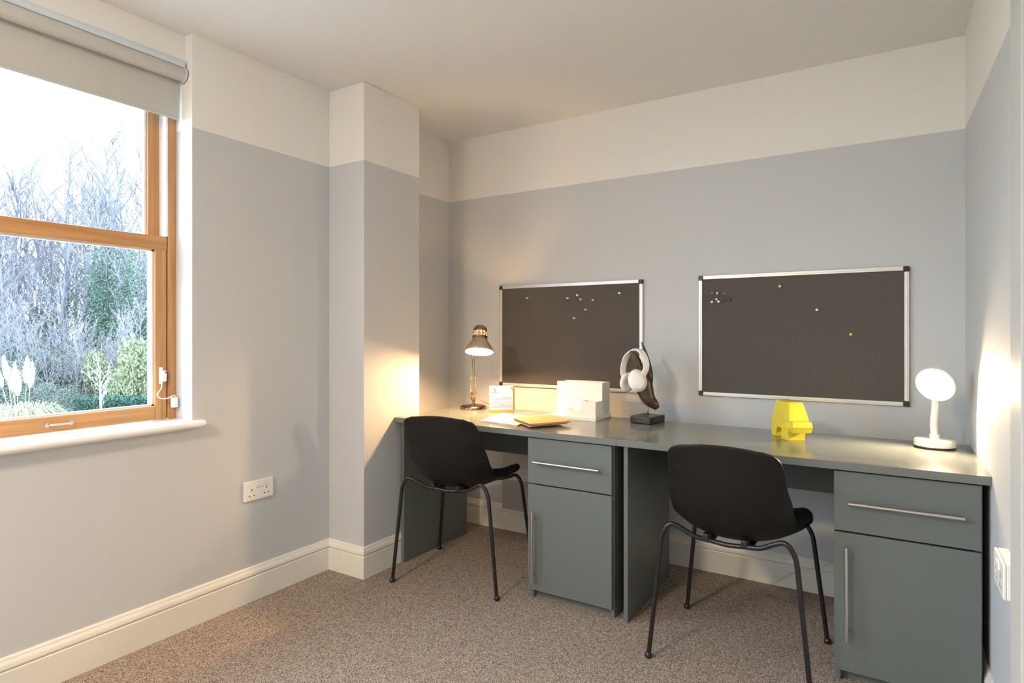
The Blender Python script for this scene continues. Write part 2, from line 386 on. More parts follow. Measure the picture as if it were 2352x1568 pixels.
# ------------------------------------------------------------------ double sockets
def socket(name, loc, wall, label, deep):
    """plate in local (u along wall, v up, w out of the wall)"""
    if wall == 'L': A = Matrix(((0, 0, 1, loc[0]), (1, 0, 0, loc[1]), (0, 1, 0, loc[2]), (0, 0, 0, 1)))
    else: A = Matrix(((0, 0, -1, loc[0]), (-1, 0, 0, loc[1]), (0, 1, 0, loc[2]), (0, 0, 0, 1)))
    t = thing(name, loc, label, 'wall socket', 'double wall sockets')
    if deep > .012:
        MB().box(-.073, .073, -.043, .043, 0, deep-.008, A).build('back_box', 'pvc', t, bevel=.002)
        MB().box(-.073, .073, -.043, .043, deep-.008, deep, A).build('face_plate', 'pvc', t, bevel=.003)
    else: MB().box(-.073, .073, -.043, .043, 0, deep, A).build('face_plate', 'pvc', t, bevel=.003)
    d = deep
    for s_ in (-1, 1):
        cx = s_*.037
        h = MB()
        h.box(cx-.0022, cx+.0022, .000, .009, d-.001, d+.0003, A)
        for q in (-.011, .011): h.box(cx+q-.0036, cx+q+.0036, -.0225, -.0185, d-.001, d+.0003, A)
        h.build('pin_holes', 'slot', t)
    for s_ in (-1, 1):
        MB().box(s_*.011-.0085, s_*.011+.0085, .012, .029, d-.001, d+.003, A).build('rocker_switch', 'pvc', t, bevel=.001)
    for s_ in (-1, 1):
        MB().tube([A @ Vector((s_*.060, -.0, d-.001)), A @ Vector((s_*.060, -.0, d+.0004))], .003, 10).build('screw_cap', 'pvc', t)
    return t
socket('wall_socket', (0, -1.382, .484), 'L', 'white double wall socket below the window end on the left wall', .010)
socket('wall_socket', (W, -1.133, .581), 'R', 'white box mounted double socket on the right wall beside the desk', .030)

# ------------------------------------------------------------------ heater low on the back wall
ht = thing('panel_heater', (.70, -.03, .135), 'pale grey electric panel heater low on the back wall under the left desk', 'heater')
MB().box(.437, .985, -.05, -.022, .135, .50).build('front_panel', 'heater', ht, bevel=.006)
MB().box(.445, .977, -.056, -.049, .140, .315).build('lower_cover', 'heater2', ht, bevel=.003)
MB().box(.50, .92, -.022, 0, .2, .45).build('wall_bracket', 'heater2', ht)

# ------------------------------------------------------------------ desks
YF, YBK, DT = -.765, -.160, .75
def make_desk(x0, width, label):
    t = thing('desk', (x0, YF, 0), label, 'desk', 'built desks side by side')
    X = lambda v: x0+v
    MB().box(X(0), X(width-.001), YF, YBK, DT-.027, DT).build('desktop', 'desktop', t, bevel=.0012)
    MB().box(X(.020), X(.038), -.735, -.190, 0, DT-.027).build('side_panel', 'desk', t, bevel=.001)
    MB().box(X(.038), X(.783), -.215, -.198, .510, DT-.027).build('modesty_panel', 'desk', t)
    ped = MB().box(X(.783), X(.801), -.727, -.19, 0, DT-.027).box(X(1.168), X(1.186), -.727, -.19, 0, DT-.027)
    ped.box(X(.801), X(1.168), -.205, -.19, .04, DT-.027).box(X(.801), X(1.168), -.72, -.205, .045, .063)
    ped.build('pedestal_carcass', 'desk', t, bevel=.001)
    MB().box(X(.801), X(1.168), -.70, -.684, 0, .045).build('plinth', 'desk', t)
    dr = MB().box(X(.782), X(1.182), -.746, -.728, .515, .7165).build('drawer', 'desk', t, bevel=.0012)
    dr['label'] = 'drawer with a horizontal steel bar handle'
    do = MB().box(X(.782), X(1.182), -.746, -.728, .042, .509).build('door', 'desk', t, bevel=.0012)
    yh = -.777
    h = MB().tube([(X(.827), yh, .615), (X(1.138), yh, .615)], .006, 16)
    for q in (.857, 1.108): h.tube([(X(q), yh, .615), (X(q), -.745, .615)], .0045, 10)
    h.build('drawer_handle', 'steel', dr, smooth=True, auto=40)
    zt = .468 if x0 > 1 else .398
    h = MB().tube([(X(.820), yh, zt-.315), (X(.820), yh, zt)], .006, 16)
    for q in (zt-.035, zt-.28): h.tube([(X(.820), yh, q), (X(.820), -.745, q)], .0045, 10)
    h.build('door_handle', 'steel', do, smooth=True, auto=40)
    return t
make_desk(.2455, 1.2100, 'grey green desk against the wall pier, under the silver spotlight lamp')
make_desk(1.4555, 1.2100, 'grey green desk in the right corner, under the round white lamp')

# ------------------------------------------------------------------ chairs
def make_chair():
    t = thing('desk_chair', (0, 0, 0))
    prof = spline([(-.292, .808), (-.277, .745), (-.262, .680), (-.243, .608), (-.216, .538), (-.172, .480), (-.108, .449), (-.03, .442), (.05, .446), (.13, .452), (.19, .462), (.225, .463), (.236, .455)], 8)
    pr = [(p.x, p.y) for p in [Vector((a.x, a.y, 0)) for a in [Vector((q[0], q[1], 0)) for q in prof]]]
    Ls = [0]
    for i in range(1, len(pr)): Ls.append(Ls[-1]+math.hypot(pr[i][0]-pr[i-1][0], pr[i][1]-pr[i-1][1]))
    tot = Ls[-1]
    def lerp(tab, s_):
        for (a, va), (b_, vb) in zip(tab, tab[1:]):
            if s_ <= b_:
                q = (s_-a)/(b_-a); q = q*q*(3-2*q); return va+(vb-va)*q
        return tab[-1][1]
    hw = [(0, .183), (.12, .194), (.25, .208), (.36, .212), (.50, .218), (.62, .234), (tot, .220)]
    cu = [(0, .010), (.10, .030), (.22, .058), (.34, .075), (.44, .066), (.56, .056), (tot, .040)]
    def at(s_):
        s_ = min(max(s_, 0), tot)
        for i in range(1, len(Ls)):
            if s_ <= Ls[i]:
                q = (s_-Ls[i-1])/(Ls[i]-Ls[i-1]); y = pr[i-1][0]+(pr[i][0]-pr[i-1][0])*q; z = pr[i-1][1]+(pr[i][1]-pr[i-1][1])*q
                break
        e = .02; return y, z
    nv, nu = 64, 28; V = []; F = []
    for i in range(nv+1):
        tt = i/nv; s_ = tot*(tt+.5*0)
        s_ = tot*(.5-.5*math.cos(PI*tt))*.35+tot*tt*.65
        y, z = at(s_); y2, z2 = at(s_+.012); y3, z3 = at(s_-.012)
        ty, tz = y2-y3, z2-z3; L_ = math.hypot(ty, tz); ty /= L_; tz /= L_
        ny, nz = -tz, ty                                   # to the sitter's side
        h = lerp(hw, s_); R_ = .050; Rf = .075
        if s_ < R_: h = h-R_+math.sqrt(max(R_*R_-(R_-s_)**2, 0))
        if tot-s_ < Rf: h = h-Rf+math.sqrt(max(Rf*Rf-(Rf-(tot-s_))**2, 0))
        c_ = lerp(cu, s_)
        for j in range(nu+1):
            u = -1+2*j/nu; k = abs(u)**2.3*c_
            V.append((h*u, y+ny*k, z+nz*k-.012*u*u*max(0, 1-s_/.10)))
    for i in range(nv):
        for j in range(nu): F.append((i*(nu+1)+j, i*(nu+1)+j+1, (i+1)*(nu+1)+j+1, (i+1)*(nu+1)+j))
    sh = MB().add(V, F).build('seat_shell', 'blackp', t, smooth=True)
    so = sh.modifiers.new('thickness', 'SOLIDIFY'); so.thickness = .008; so.offset = 0
    bv = sh.modifiers.new('edge', 'BEVEL'); bv.width = .002; bv.segments = 2; bv.limit_method = 'ANGLE'; bv.angle_limit = math.radians(50)
    R_ = .0085
    for s_, nm in ((-1, 'rear_rail'), (1, 'front_rail')):
        yb = -.222 if s_ < 0 else .205
        zt = .498 if s_ < 0 else .452
        zm = .447 if s_ < 0 else .428
        ym = -.185 if s_ < 0 else .150
        yf = .233*s_
        legtop = Vector((.226, yb-(0.002*s_), zt-.075))
        def mir(p, q): return Vector((p[0]*q, p[1], p[2]))
        half = [(.226, yb, zt-.075), (.221, yb, zt-.045), (.205, yb, zt-.012), (.185, yb+(ym-yb)*.08, zt), (.158, yb+(ym-yb)*.25, zt-.010), (.11, yb+(ym-yb)*.6, zt-.036 if s_ < 0 else zt-.018), (.06, ym, zm+.005)]
        path = [mir(p, -1) for p in half]+[(0, ym, zm)]+[mir(p, 1) for p in reversed(half)]
        MB().tube(spline(path, 6), R_, 12).build(nm, 'blackm', t, smooth=True)
        for q in (-1, 1):
            lg = MB().tube([(.268*q, yf, .012), (.226*q, yb, zt-.072)], R_, 12).build('leg', 'blackm', t, smooth=True, auto=50)
            MB().lathe([(0, 0), (.009, 0), (.0125, .004), (.0135, .010), (.012, .016), (.009, .019), (.008, .022)], Matrix.Translation((.269*q, yf, 0)), 16).build('foot_glide', 'blackm', lg, smooth=True)
    mt = MB()
    for x in (-.075, .055):
        mt.box(x-.010, x+.010, -.196, -.150, .450, .474)
    for x in (-.075, .055):
        mt.box(x-.012, x+.012, .13, .165, .430, .447)
    mt.box(-.09, -.06, -.165, .13, .436, .443).box(.045, .075, -.165, .13, .436, .443)
    mt.build('mounting_bracket', 'blackm', t, bevel=.002)
    return t
ch = make_chair(); tag(ch, 'black shell chair at the left desk, partly in front of its side panel', 'chair', 'black shell chairs')
ch.location = (.619, -.664, 0); ch.rotation_euler = (0, 0, math.radians(10.5))
c2 = copy_tree(ch); c2.location = (1.925, -.712, 0); c2.rotation_euler = (0, 0, math.radians(-1.0))
c2['label'] = 'black shell chair at the right desk, nearest the viewer'

# ------------------------------------------------------------------ pin boards and pins
def board(x0, x1, z0, z1, label):
    t = thing('pin_board', ((x0+x1)/2, 0, z0), label, 'pin board', 'framed grey pin boards')
    MB().box(x0+.004, x1-.004, -.010, 0, z0+.004, z1-.004).build('felt_panel', 'felt', t)
    fw = .017
    for nm, b_ in (('frame_rail', (x0+.02, x1-.02, z1-fw, z1)), ('frame_rail', (x0+.02, x1-.02, z0, z0+fw)), ('frame_rail', (x0, x0+fw, z0+.02, z1-.02)), ('frame_rail', (x1-fw, x1, z0+.02, z1-.02))):
        mb = MB().box(b_[0], b_[1], -.016, 0, b_[2], b_[3])
        if b_[1]-b_[0] > .1: mb.box(b_[0], b_[1], -.018, -.015, b_[2]+.0065, b_[3]-.0065)
        else: mb.box(b_[0]+.0065, b_[1]-.0065, -.018, -.015, b_[2], b_[3])
        mb.build(nm, 'alu', t, bevel=.001)
    for x in (x0, x1-.022):
        for z in (z0, z1-.022):
            MB().box(x-.001, x+.023, -.0195, 0, z-.001, z+.023).build('corner_cap', 'corner', t, bevel=.004)
    return t
board(.3995, 1.2965, .8645, 1.4625, 'smaller looking grey pin board behind the silver lamp and white organiser')
board(1.5885, 2.4690, .8715, 1.4650, 'grey pin board above the yellow animal ornament, nearest the right corner')
def pinm(c): 
    k = 'pin_%d' % hash(c)
    if k not in M: M[k] = mat('pin_plastic', c, .25)
    return M[k]
WHT, CLR, DK = (.85, .80, .74), (.62, .56, .50), (.22, .20, .18)
pins = [(.593, 1.386, (.62, .50, .06), 'yellow push pin at the upper left of the left pin board'),
 (.858, 1.377, CLR, 'white push pin, leftmost of the cluster on the left pin board'),
 (.918, 1.392, WHT, 'bright white push pin, topmost of the cluster on the left pin board'),
 (.940, 1.368, CLR, 'small grey push pin just below the brightest pin on the left pin board'),
 (1.014, 1.362, CLR, 'white push pin, rightmost of the cluster on the left pin board'),
 (.970, 1.310, CLR, 'grey push pin under the cluster on the left pin board, second lowest'),
 (.899, 1.264, CLR, 'grey push pin, lowest one on the left pin board'),
 (1.168, 1.395, WHT, 'white push pin alone near the upper right corner of the left pin board'),
 (1.656, 1.378, (.04, .16, .36), 'light blue push pin, top left of the cluster on the right pin board'),
 (1.679, 1.377, (.95, .50, .08), 'orange push pin in the top row of the right pin board cluster'),
 (1.716, 1.374, DK, 'dark grey push pin at the right of the cluster top row, right pin board'),
 (1.654, 1.335, WHT, 'white push pin, lowest left of the cluster on the right pin board'),
 (1.676, 1.347, CLR, 'greyish push pin in the middle of the cluster on the right pin board'),
 (1.686, 1.336, WHT, 'white push pin under the orange one on the right pin board'),
 (1.706, 1.347, (.03, .03, .13), 'navy push pin, left one of the navy pair on the right pin board'),
 (1.735, 1.347, (.03, .03, .13), 'navy push pin, right one of the navy pair on the right pin board'),
 (1.964, 1.400, WHT, 'white push pin at the top middle of the right pin board'),
 (2.119, 1.287, WHT, 'white push pin in the right half of the right pin board, above the yellow one'),
 (2.253, 1.176, (.72, .56, .10), 'yellow push pin low in the right half of the right pin board')]
p0 = None
for x, z, c, lb in pins:
    if p0 is None:
        me = MB().lathe([(0, -.0235), (.0048, -.0235), (.0058, -.0220), (.0058, -.0200), (.0034, -.0180), (.0032, -.0130), (.0055, -.0115), (.0055, -.0100), (0, -.0100)], None, 14)
        me.v = [(a, c_, -b_) for a, b_, c_ in me.v]
        p = me.build('push_pin', pinm(c), smooth=True, auto=40); p0 = p; p0.location = (x, 0, z)
    else:
        p = p0.copy(); p.data = p0.data.copy(); p.data.materials[0] = pinm(c); COL.objects.link(p); p.location = (x, 0, z)
    tag(p, lb, 'push pin', 'push pins on the pin boards')

# ------------------------------------------------------------------ left lamp: chrome spring arm lamp
l1 = thing('desk_lamp', (.392, -.275, DT), 'small chrome spring arm desk lamp on the left end of the desk', 'desk lamp')
TB = Matrix.Translation((.392, -.275, DT))
MB().lathe([(0, 0), (.076, 0), (.077, .004), (.072, .016), (.066, .021), (.045, .023), (.040, .0205), (.024, .0205), (.020, .024), (0, .024)], TB, 40).build('lamp_base', 'smoked', l1, smooth=True, auto=40)
MB().tube([(.392, -.275, DT+.022), (.392, -.275, DT+.056)], .0085, 16).tube([(.392, -.275, DT+.045), (.392, -.275, DT+.052)], .0105, 16).build('stem', 'smoked', l1, smooth=True, auto=40)
jn = MB().box(.380, .384, -.287, -.263, DT+.052, DT+.092).box(.400, .404, -.287, -.263, DT+.052, DT+.092)
jn.tube([(.378, -.275, DT+.083), (.406, -.275, DT+.083)], .005, 12).box(.384, .400, -.283, -.267, DT+.052, DT+.060)
jn.build('base_joint', 'chrome', l1, bevel=.001)
el = Vector((.372, -.255, 1.062))
base = Vector((.392, -.275, DT+.083))
for dx in (-.006, .006):
    MB().tube([base+Vector((dx, 0, 0)), el+Vector((dx, 0, 0))], .0038, 10).build('arm_bar', 'chrome', l1, smooth=True, auto=50)
def coil(a, b_, r_, turns, wire):
    a, b_ = Vector(a), Vector(b_); d = (b_-a).normalized(); x = d.orthogonal().normalized(); y = d.cross(x); n_ = turns*9
    return MB().tube([a+(b_-a)*(i/n_)+(x*math.cos(2*PI*i/9)+y*math.sin(2*PI*i/9))*r_ for i in range(n_+1)], wire, 5)
for dx, sx_ in ((-.020, -1), (.020, 1)):
    s0 = base+Vector((dx*.95, 0, .010)); s1 = base+(el-base)*.42+Vector((dx*.75, 0, 0))
    coil(s0, s1, .0042, 20, .0012).build('spring', 'chrome', l1, smooth=True)
MB().box(.368, .416, -.279, -.271, DT+.088, DT+.094).build('spring_bar', 'chrome', l1)
MB().tube([base+(el-base)*.42+Vector((-.018, 0, 0)), base+(el-base)*.42+Vector((.018, 0, 0))], .0025, 8).build('spring_bar', 'chrome', l1)
MB().tube([el+Vector((0, 0, -.030)), el+Vector((0, 0, .004)), el+Vector((0, 0, .018))], [.0105, .0125, .0085], 18).build('elbow_joint', 'shade_out', l1, smooth=True, auto=40)
HN = Vector((.13, -.27, -.95)).normalized()          # direction the shade opens towards
RC = Vector((.540, -.430, 1.080))                     # centre of the rim
neck = RC-HN*.072
for dx in (-.006, .006):
    MB().tube([el+Vector((dx, 0, .012)), neck+Vector((dx-.030, .022, -.004))], .0030, 10).build('arm_bar', 'chrome', l1, smooth=True, auto=50)
TS = frame_T(RC, HN)
bell = [(.0765, 0), (.0745, -.010), (.066, -.026), (.054, -.044), (.043, -.060), (.038, -.070), (.0375, -.088)]
sh = MB().lathe(bell, TS, 44)
o = sh.build('lamp_shade', 'shade_out', l1, smooth=True)
so = o.modifiers.new('thickness', 'SOLIDIFY'); so.thickness = .0015; so.offset = 0
MB().lathe([(r_-.0022, z) for r_, z in bell], TS, 44).build('shade_lining', 'shade_in', o, smooth=True)
MB().lathe([(.0385, -.070), (.041, -.072), (.041, -.086), (.0385, -.088)], TS, 44).build('shade_collar', 'smoked', o, smooth=True, auto=40)
rbm = MB()
for k in range(12):
    a = 2*PI*k/12
    rbm.tube([TS @ Vector((math.cos(a)*.036, math.sin(a)*.036, -.086)), TS @ Vector((math.cos(a)*.035, math.sin(a)*.035, -.118))], .0036, 6)
rbm.build('vent_ribs', 'smoked', o, smooth=True)
MB().lathe([(.0, -.112), (.0375, -.112), (.0375, -.120), (.034, -.132), (.026, -.142), (.014, -.148), (0, -.150)], TS, 36).build('shade_cap', 'smoked', o, smooth=True, auto=50)
MB().lathe([(0, -.085), (.014, -.085), (.014, -.058), (.011, -.052), (0, -.052)], TS, 20).build('bulb_holder', 'pvc', o, smooth=True, auto=40)
bc = TS @ Vector((0, 0, -.024))
MB().lathe([(0.023*math.sin(PI*k/14), -.023*math.cos(PI*k/14)) for k in range(15)], Matrix.Translation(bc), 24).build('bulb', 'bulb1', o, smooth=True)
MB().tube(spline([(.404, -.272, DT+.062), (.430, -.258, DT+.050), (.470, -.240, DT+.030), (.510, -.215, DT+.010), (.560, -.185, DT+.003), (.580, -.150, DT-.02), (.580, -.140, DT-.10)], 8), .0022, 8).build('power_cord', 'cord_d', l1, smooth=True)

# ------------------------------------------------------------------ right lamp: white lamp with round shade
bx, by = 2.543, -.290
l2 = thing('desk_lamp', (bx, by, DT), 'white desk lamp with glowing round head in the right corner', 'desk lamp')
TB = Matrix.Translation((bx, by, DT))
MB().lathe([(0, .0), (.0655, .0), (.0665, .003), (.0665, .008), (0, .008)], TB, 44).build('base_pad', 'corner', l2, smooth=True, auto=40)
MB().lathe([(.0660, .008), (.0665, .012), (.0665, .024), (.0635, .031), (.055, .034), (.020, .0345), (0, .0345)], TB, 44).build('lamp_base', 'pvc', l2, smooth=True, auto=40)
MB().box(bx-.030, bx-.018, by-.042, by-.030, DT+.033, DT+.038).build('switch', 'pvc', l2, bevel=.002)
MB().lathe([(.0165, .033), (.0165, .050), (.0125, .052)], TB, 20).build('neck_collar', 'pvc', l2, smooth=True, auto=40)
HC = Vector((2.541, -.338, .990)); HN2 = Vector((-.40, -.84, -.34)).normalized()
TS2 = frame_T(HC, HN2)
back = TS2 @ Vector((0, 0, -.062))
nk = MB(); path = spline([(bx, by, DT+.045), (bx-.003, by+.002, DT+.090), (bx+.001, by+.004, DT+.150), (bx+.003, by+.012, DT+.195), back+Vector((.002, .008, -.004)), back], 8)
nk.tube(path, .0125, 18).build('flexible_neck', 'pvc', l2, smooth=True)
bell2 = [(.0640, 0), (.0655, -.004), (.064, -.014), (.058, -.030), (.046, -.046), (.030, -.058), (.012, -.064), (0, -.065)]
o = MB().lathe(bell2, TS2, 44).build('lamp_shade', 'pvc', l2, smooth=True)
so = o.modifiers.new('thickness', 'SOLIDIFY'); so.thickness = .002; so.offset = 0
bc = TS2 @ Vector((0, 0, -.036))
MB().lathe([(0.021*math.sin(PI*k/14), -.021*math.cos(PI*k/14)) for k in range(15)], Matrix.Translation(bc), 24).build('bulb', 'bulb2', o, smooth=True)
MB().tube(spline([(bx+.03, by+.055, DT+.006), (bx+.03, by+.11, DT+.004), (bx+.02, YBK+.02, DT-.02), (bx-.10, -.03, .45), (bx-.35, -.035, .17), (bx-.50, -.05, .10), (bx-.62, -.05, .02)], 10), .0025, 8).build('power_cord', 'cord_w', l2, smooth=True)

# ------------------------------------------------------------------ desk calendar
cal = thing('desk_calendar', (.606, -.305, DT), 'small white month calendar clipped on a golden easel beside the chrome lamp', 'calendar')
A = Matrix.Translation((.604, -.308, DT)) @ Matrix.Rotation(math.radians(40), 4, 'Z') @ Matrix.Rotation(math.radians(-1.5), 4, 'X')
MB().box(-.066, .072, .0, .006, .000, .142, A).box(-.066, .072, -.010, .0, .000, .007, A).build('easel_board', 'gold', cal, bevel=.001)
MB().box(-.050, .056, .05, .055, -.0, .10, Matrix.Translation((.604, -.308, DT)) @ Matrix.Rotation(math.radians(40), 4, 'Z') @ Matrix.Rotation(math.radians(14), 4, 'X')).build('easel_strut', 'gold', cal)
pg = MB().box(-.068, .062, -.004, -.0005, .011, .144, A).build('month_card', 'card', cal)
for x in (-.048, .044):
    MB().tube([A @ Vector((x, -.006, .139)), A @ Vector((x+.010, -.007, .127))], .0028, 8).build('clip', 'steel', cal, smooth=True)
def text(body, size, T_, m, parent, name='lettering'):
    cu = bpy.data.curves.new(name, 'FONT'); cu.body = body; cu.size = size; cu.extrude = .0001; cu.align_x = 'LEFT'
    ob = bpy.data.objects.new(name, cu); COL.objects.link(ob)
    dg = bpy.context.evaluated_depsgraph_get(); me = bpy.data.meshes.new_from_object(ob.evaluated_get(dg))
    bpy.data.objects.remove(ob); me.transform(T_)
    off = Vector((0, 0, 0)); po = parent
    while po is not None: off += Vector(po.location); po = po.parent
    me.transform(Matrix.Translation(-off)); me.materials.clear(); me.materials.append(M[m])
    ob = bpy.data.objects.new(name, me); COL.objects.link(ob); ob.parent = parent; return ob
TX = A @ Matrix.Rotation(PI/2, 4, 'X')
text('January', .011, TX @ Matrix.Translation((-.054, .106, .0045)), 'ink', pg, 'month_name')
gd = MB()
for r_ in range(6):
    z = .030+r_*.010
    gd.box(-.058, .052, -.0046, -.0041, z, z+.0012, A)
for c_ in range(8):
    x = -.058+c_*.0155
    gd.box(x, x+.0010, -.0046, -.0041, .030, .081, A)
gd.build('date_grid', 'ink_pale', pg)

# ------------------------------------------------------------------ notebooks
def quadT(o_, u, v): 
    """unit square -> parallelogram on the desk"""
    return Matrix(((u[0], v[0], 0, o_[0]), (u[1], v[1], 0, o_[1]), (0, 0, 1, DT), (0, 0, 0, 1)))
mg = thing('notebook', (.79, -.5, DT), 'pink and white marbled notebook at the desk front edge, partly under the brown one', 'notebook', 'notebooks on the left desk')
A = quadT((.705, -.655), (.236, -.042), (-.056, .285))
MB().box(0, 1, 0, 1, .0002, .0015, A).box(.01, 1, 0, 1, .0055, .0067, A).build('cover', 'marble', mg)
MB().box(.01, .985, .01, .99, .0016, .0054, A).build('pages', 'paper', mg)
nb = thing('notebook', (1.0, -.57, DT), 'brown kraft spiral notebook lying on top of the marbled one', 'notebook', 'notebooks on the left desk')
A = quadT((.845, -.583), (.174, -.134), (.105, .170))
MB().box(0, 1, 0, 1, .0075, .0092, A).build('back_cover', 'kraft', nb)
MB().box(.02, .99, .03, .96, .0093, .0150, A).build('pages', 'kraft_d', nb)
A2 = quadT((.852, -.580), (.178, -.128), (.112, .166))
MB().box(0, 1.0, 0, 1.05, .0152, .0170, A2).build('middle_cover', 'kraft', nb)
MB().box(.02, .99, .03, .97, .0171, .0205, A).build('pages', 'paper', nb)
MB().box(0, 1.02, 0, 1.08, .0206, .0222, A).build('front_cover', 'kraft', nb)
sp_ = MB(); 
for k in range(15):
    q = (k+.6)/15.5; c_ = A @ Vector((.018, q, .0145)); d = Vector((-.791, .612, 0)); 
    sp_.tube([c_+d*(.0105*math.cos(a))+Vector((0, 0, .0125*math.sin(a)))+Vector((.0015, .003, 0))*(a/6.3) for a in [2*PI*i/14 for i in range(15)]], .0012, 6)
sp_.build('spiral_wire', 'pvc', nb, smooth=True)

# ------------------------------------------------------------------ white desk organiser
og = thing('desk_organiser', (1.05, -.27, DT), 'white box shaped desk organiser in the middle of the left desk', 'desk organiser')
def openbox(x0, x1, y0, y1, z0, z1, th=.003):
    m_ = MB().box(x0, x1, y0, y0+th, z0, z1).box(x0, x1, y1-th, y1, z0, z1).box(x0, x0+th, y0+th, y1-th, z0, z1).box(x1-th, x1, y0+th, y1-th, z0, z1).box(x0+th, x1-th, y0+th, y1-th, z0, z0+th)
    return m_
openbox(.905, 1.186, -.366, -.171, DT, DT+.0165, .004).box(.909, 1.182, -.362, -.175, DT+.003, DT+.0115).build('tray', 'pvc', og, bevel=.001)
openbox(.926, 1.180, -.272, -.176, DT+.0117, .931).box(1.045, 1.048, -.269, -.179, DT+.02, .925).build('tall_bin', 'pvc', og, bevel=.001)
openbox(1.097, 1.181, -.356, -.2725, DT+.0117, .844).build('middle_bin', 'pvc', og, bevel=.001)
openbox(1.012, 1.0965, -.356, -.2725, DT+.0117, .799).build('low_bin', 'pvc', og, bevel=.001)

# ------------------------------------------------------------------ carved hand holding the headphones
hs = thing('hand_sculpture', (1.405, -.230, DT), 'dark carved wooden hand on a square block, holding white headphones', 'sculpture')
c1, c2_, c3_ = Vector((1.337, -.301)), Vector((1.447, -.327)), Vector((1.472, -.185))
cc4 = c1+c3_-c2_
pl = MB().prism([tuple(c1), tuple(c2_), tuple(c3_), tuple(cc4)], DT, DT+.034); pl.build('block', 'bwood', hs, bevel=.005)
yh = -.24
MB().tube([(1.405, yh, DT+.03), (1.404, yh, .835)], .0022, 10).build('rod', 'smoked', hs, smooth=True)
hb = MB()
def sw(pts, rad, flat=None): hb.tube(spline([(x, y, z) for x, y, z in pts], 8), [rad[min(int(i/8), len(rad)-2)]*(1-(i/8-min(int(i/8), len(rad)-2)))+rad[min(int(i/8), len(rad)-2)+1]*(i/8-min(int(i/8), len(rad)-2)) for i in range(8*(len(pts)-1)+1)], 18, flat=flat)
# wrist end, palm
sw([(1.452, yh+.004, .818), (1.436, yh+.002, .836), (1.408, yh, .865), (1.396, yh, .905), (1.391, yh, .950), (1.388, yh+.002, .990)], [.012, .0235, .0335, .036, .0335, .024])
sw([(1.447, yh, .838), (1.452, yh, .850)], [.014, .008])
# long straight finger (back right) with pointed tip
sw([(1.404, yh+.010, .920), (1.410, yh+.010, .975), (1.403, yh+.008, 1.030), (1.388, yh+.006, 1.085), (1.372, yh+.004, 1.138)], [.020, .0165, .0135, .0105, .003])
# second, third and little finger bent to the left at the top
sw([(1.385, yh-.012, .955), (1.378, yh-.016, 1.000), (1.366, yh-.018, 1.045), (1.346, yh-.020, 1.075), (1.322, yh-.020, 1.092)], [.015, .0115, .0105, .0095, .0045])
sw([(1.380, yh-.002, .945), (1.369, yh-.004, .995), (1.355, yh-.005, 1.036), (1.337, yh-.006, 1.068), (1.315, yh-.006, 1.088)], [.014, .0112, .0100, .0090, .0045])
sw([(1.378, yh+.010, .935), (1.362, yh+.009, .985), (1.347, yh+.008, 1.022), (1.330, yh+.008, 1.052), (1.312, yh+.007, 1.073)], [.013, .0105, .0092, .0082, .0040])
# thumb along the left side, its tip bending up to the fingers
sw([(1.392, yh-.008, .860), (1.366, yh-.016, .905), (1.352, yh-.022, .945), (1.351, yh-.026, .985), (1.358, yh-.028, 1.020)], [.017, .0155, .0125, .0105, .0055])
hnd = hb.build('carved_hand', 'dwood', hs, smooth=True)
rm = hnd.modifiers.new('carved', 'REMESH'); rm.mode = 'VOXEL'; rm.voxel_size = .0022; rm.use_smooth_shade = True
sm_ = hnd.modifiers.new('soft', 'SMOOTH'); sm_.iterations = 3; sm_.factor = .5
# headphones
hp = thing('headphones', (1.345, -.27, .95), 'white over ear headphones hanging from the carved wooden hand', 'headphones')
pth = spline([(1.2705, -.200, .945), (1.262, -.200, .985), (1.268, -.203, 1.030), (1.292, -.215, 1.072), (1.350, -.256, 1.1005), (1.392, -.290, 1.090), (1.420, -.312, 1.050), (1.424, -.322, 1.015), (1.410, -.326, .980)], 8)
bnd = MB()
for side in (0,):
    N_ = len(pth); V = []; F = []
    for i, p in enumerate(pth):
        tg = (pth[min(i+1, N_-1)]-pth[max(i-1, 0)]).normalized()
        wd = Vector((.72, .69, 0)).normalized(); wd = (wd-tg*wd.dot(tg)).normalized(); nn = tg.cross(wd)
        w_ = .0145-.003*abs(i/N_-.5); th = .0036
        for a_, b_ in ((-1, -1), (-.6, -1.4), (.6, -1.4), (1, -1), (1, 1), (.6, 1.4), (-.6, 1.4), (-1, 1)): V.append(p+wd*w_*a_+nn*th*b_)
    for i in range(N_-1):
        for k in range(8): F.append((i*8+k, i*8+(k+1) % 8, (i+1)*8+(k+1) % 8, (i+1)*8+k))
    F += [tuple(range(7, -1, -1)), tuple((N_-1)*8+k for k in range(8))]
    bnd.add(V, F)
bnd.build('headband', 'pvc', hp, smooth=True, auto=60)
for (cxp, czp, yy, nn_, rr) in ((1.384, .958, -.330, (.25, -.95, .16), 1.22), (1.283, .937, -.205, (-.72, .68, .05), 1.12)):
    TC = frame_T((cxp, yy, czp), nn_) @ Matrix.Rotation(math.radians(18), 4, 'Z')
    e = MB().lathe([(0, .016), (.018, .0155), (.027, .012), (.031, .004), (.031, -.004), (.029, -.007)], TC, 36, sx=rr, sy=1.28*rr).build('ear_cup', 'pvc', hp, smooth=True)
    MB().lathe([(.029, -.006), (.034, -.008), (.036, -.014), (.033, -.021), (.024, -.024), (.012, -.020), (0, -.016)], TC, 36, sx=rr, sy=1.25*rr).build('ear_cushion', 'pvc', e, smooth=True)

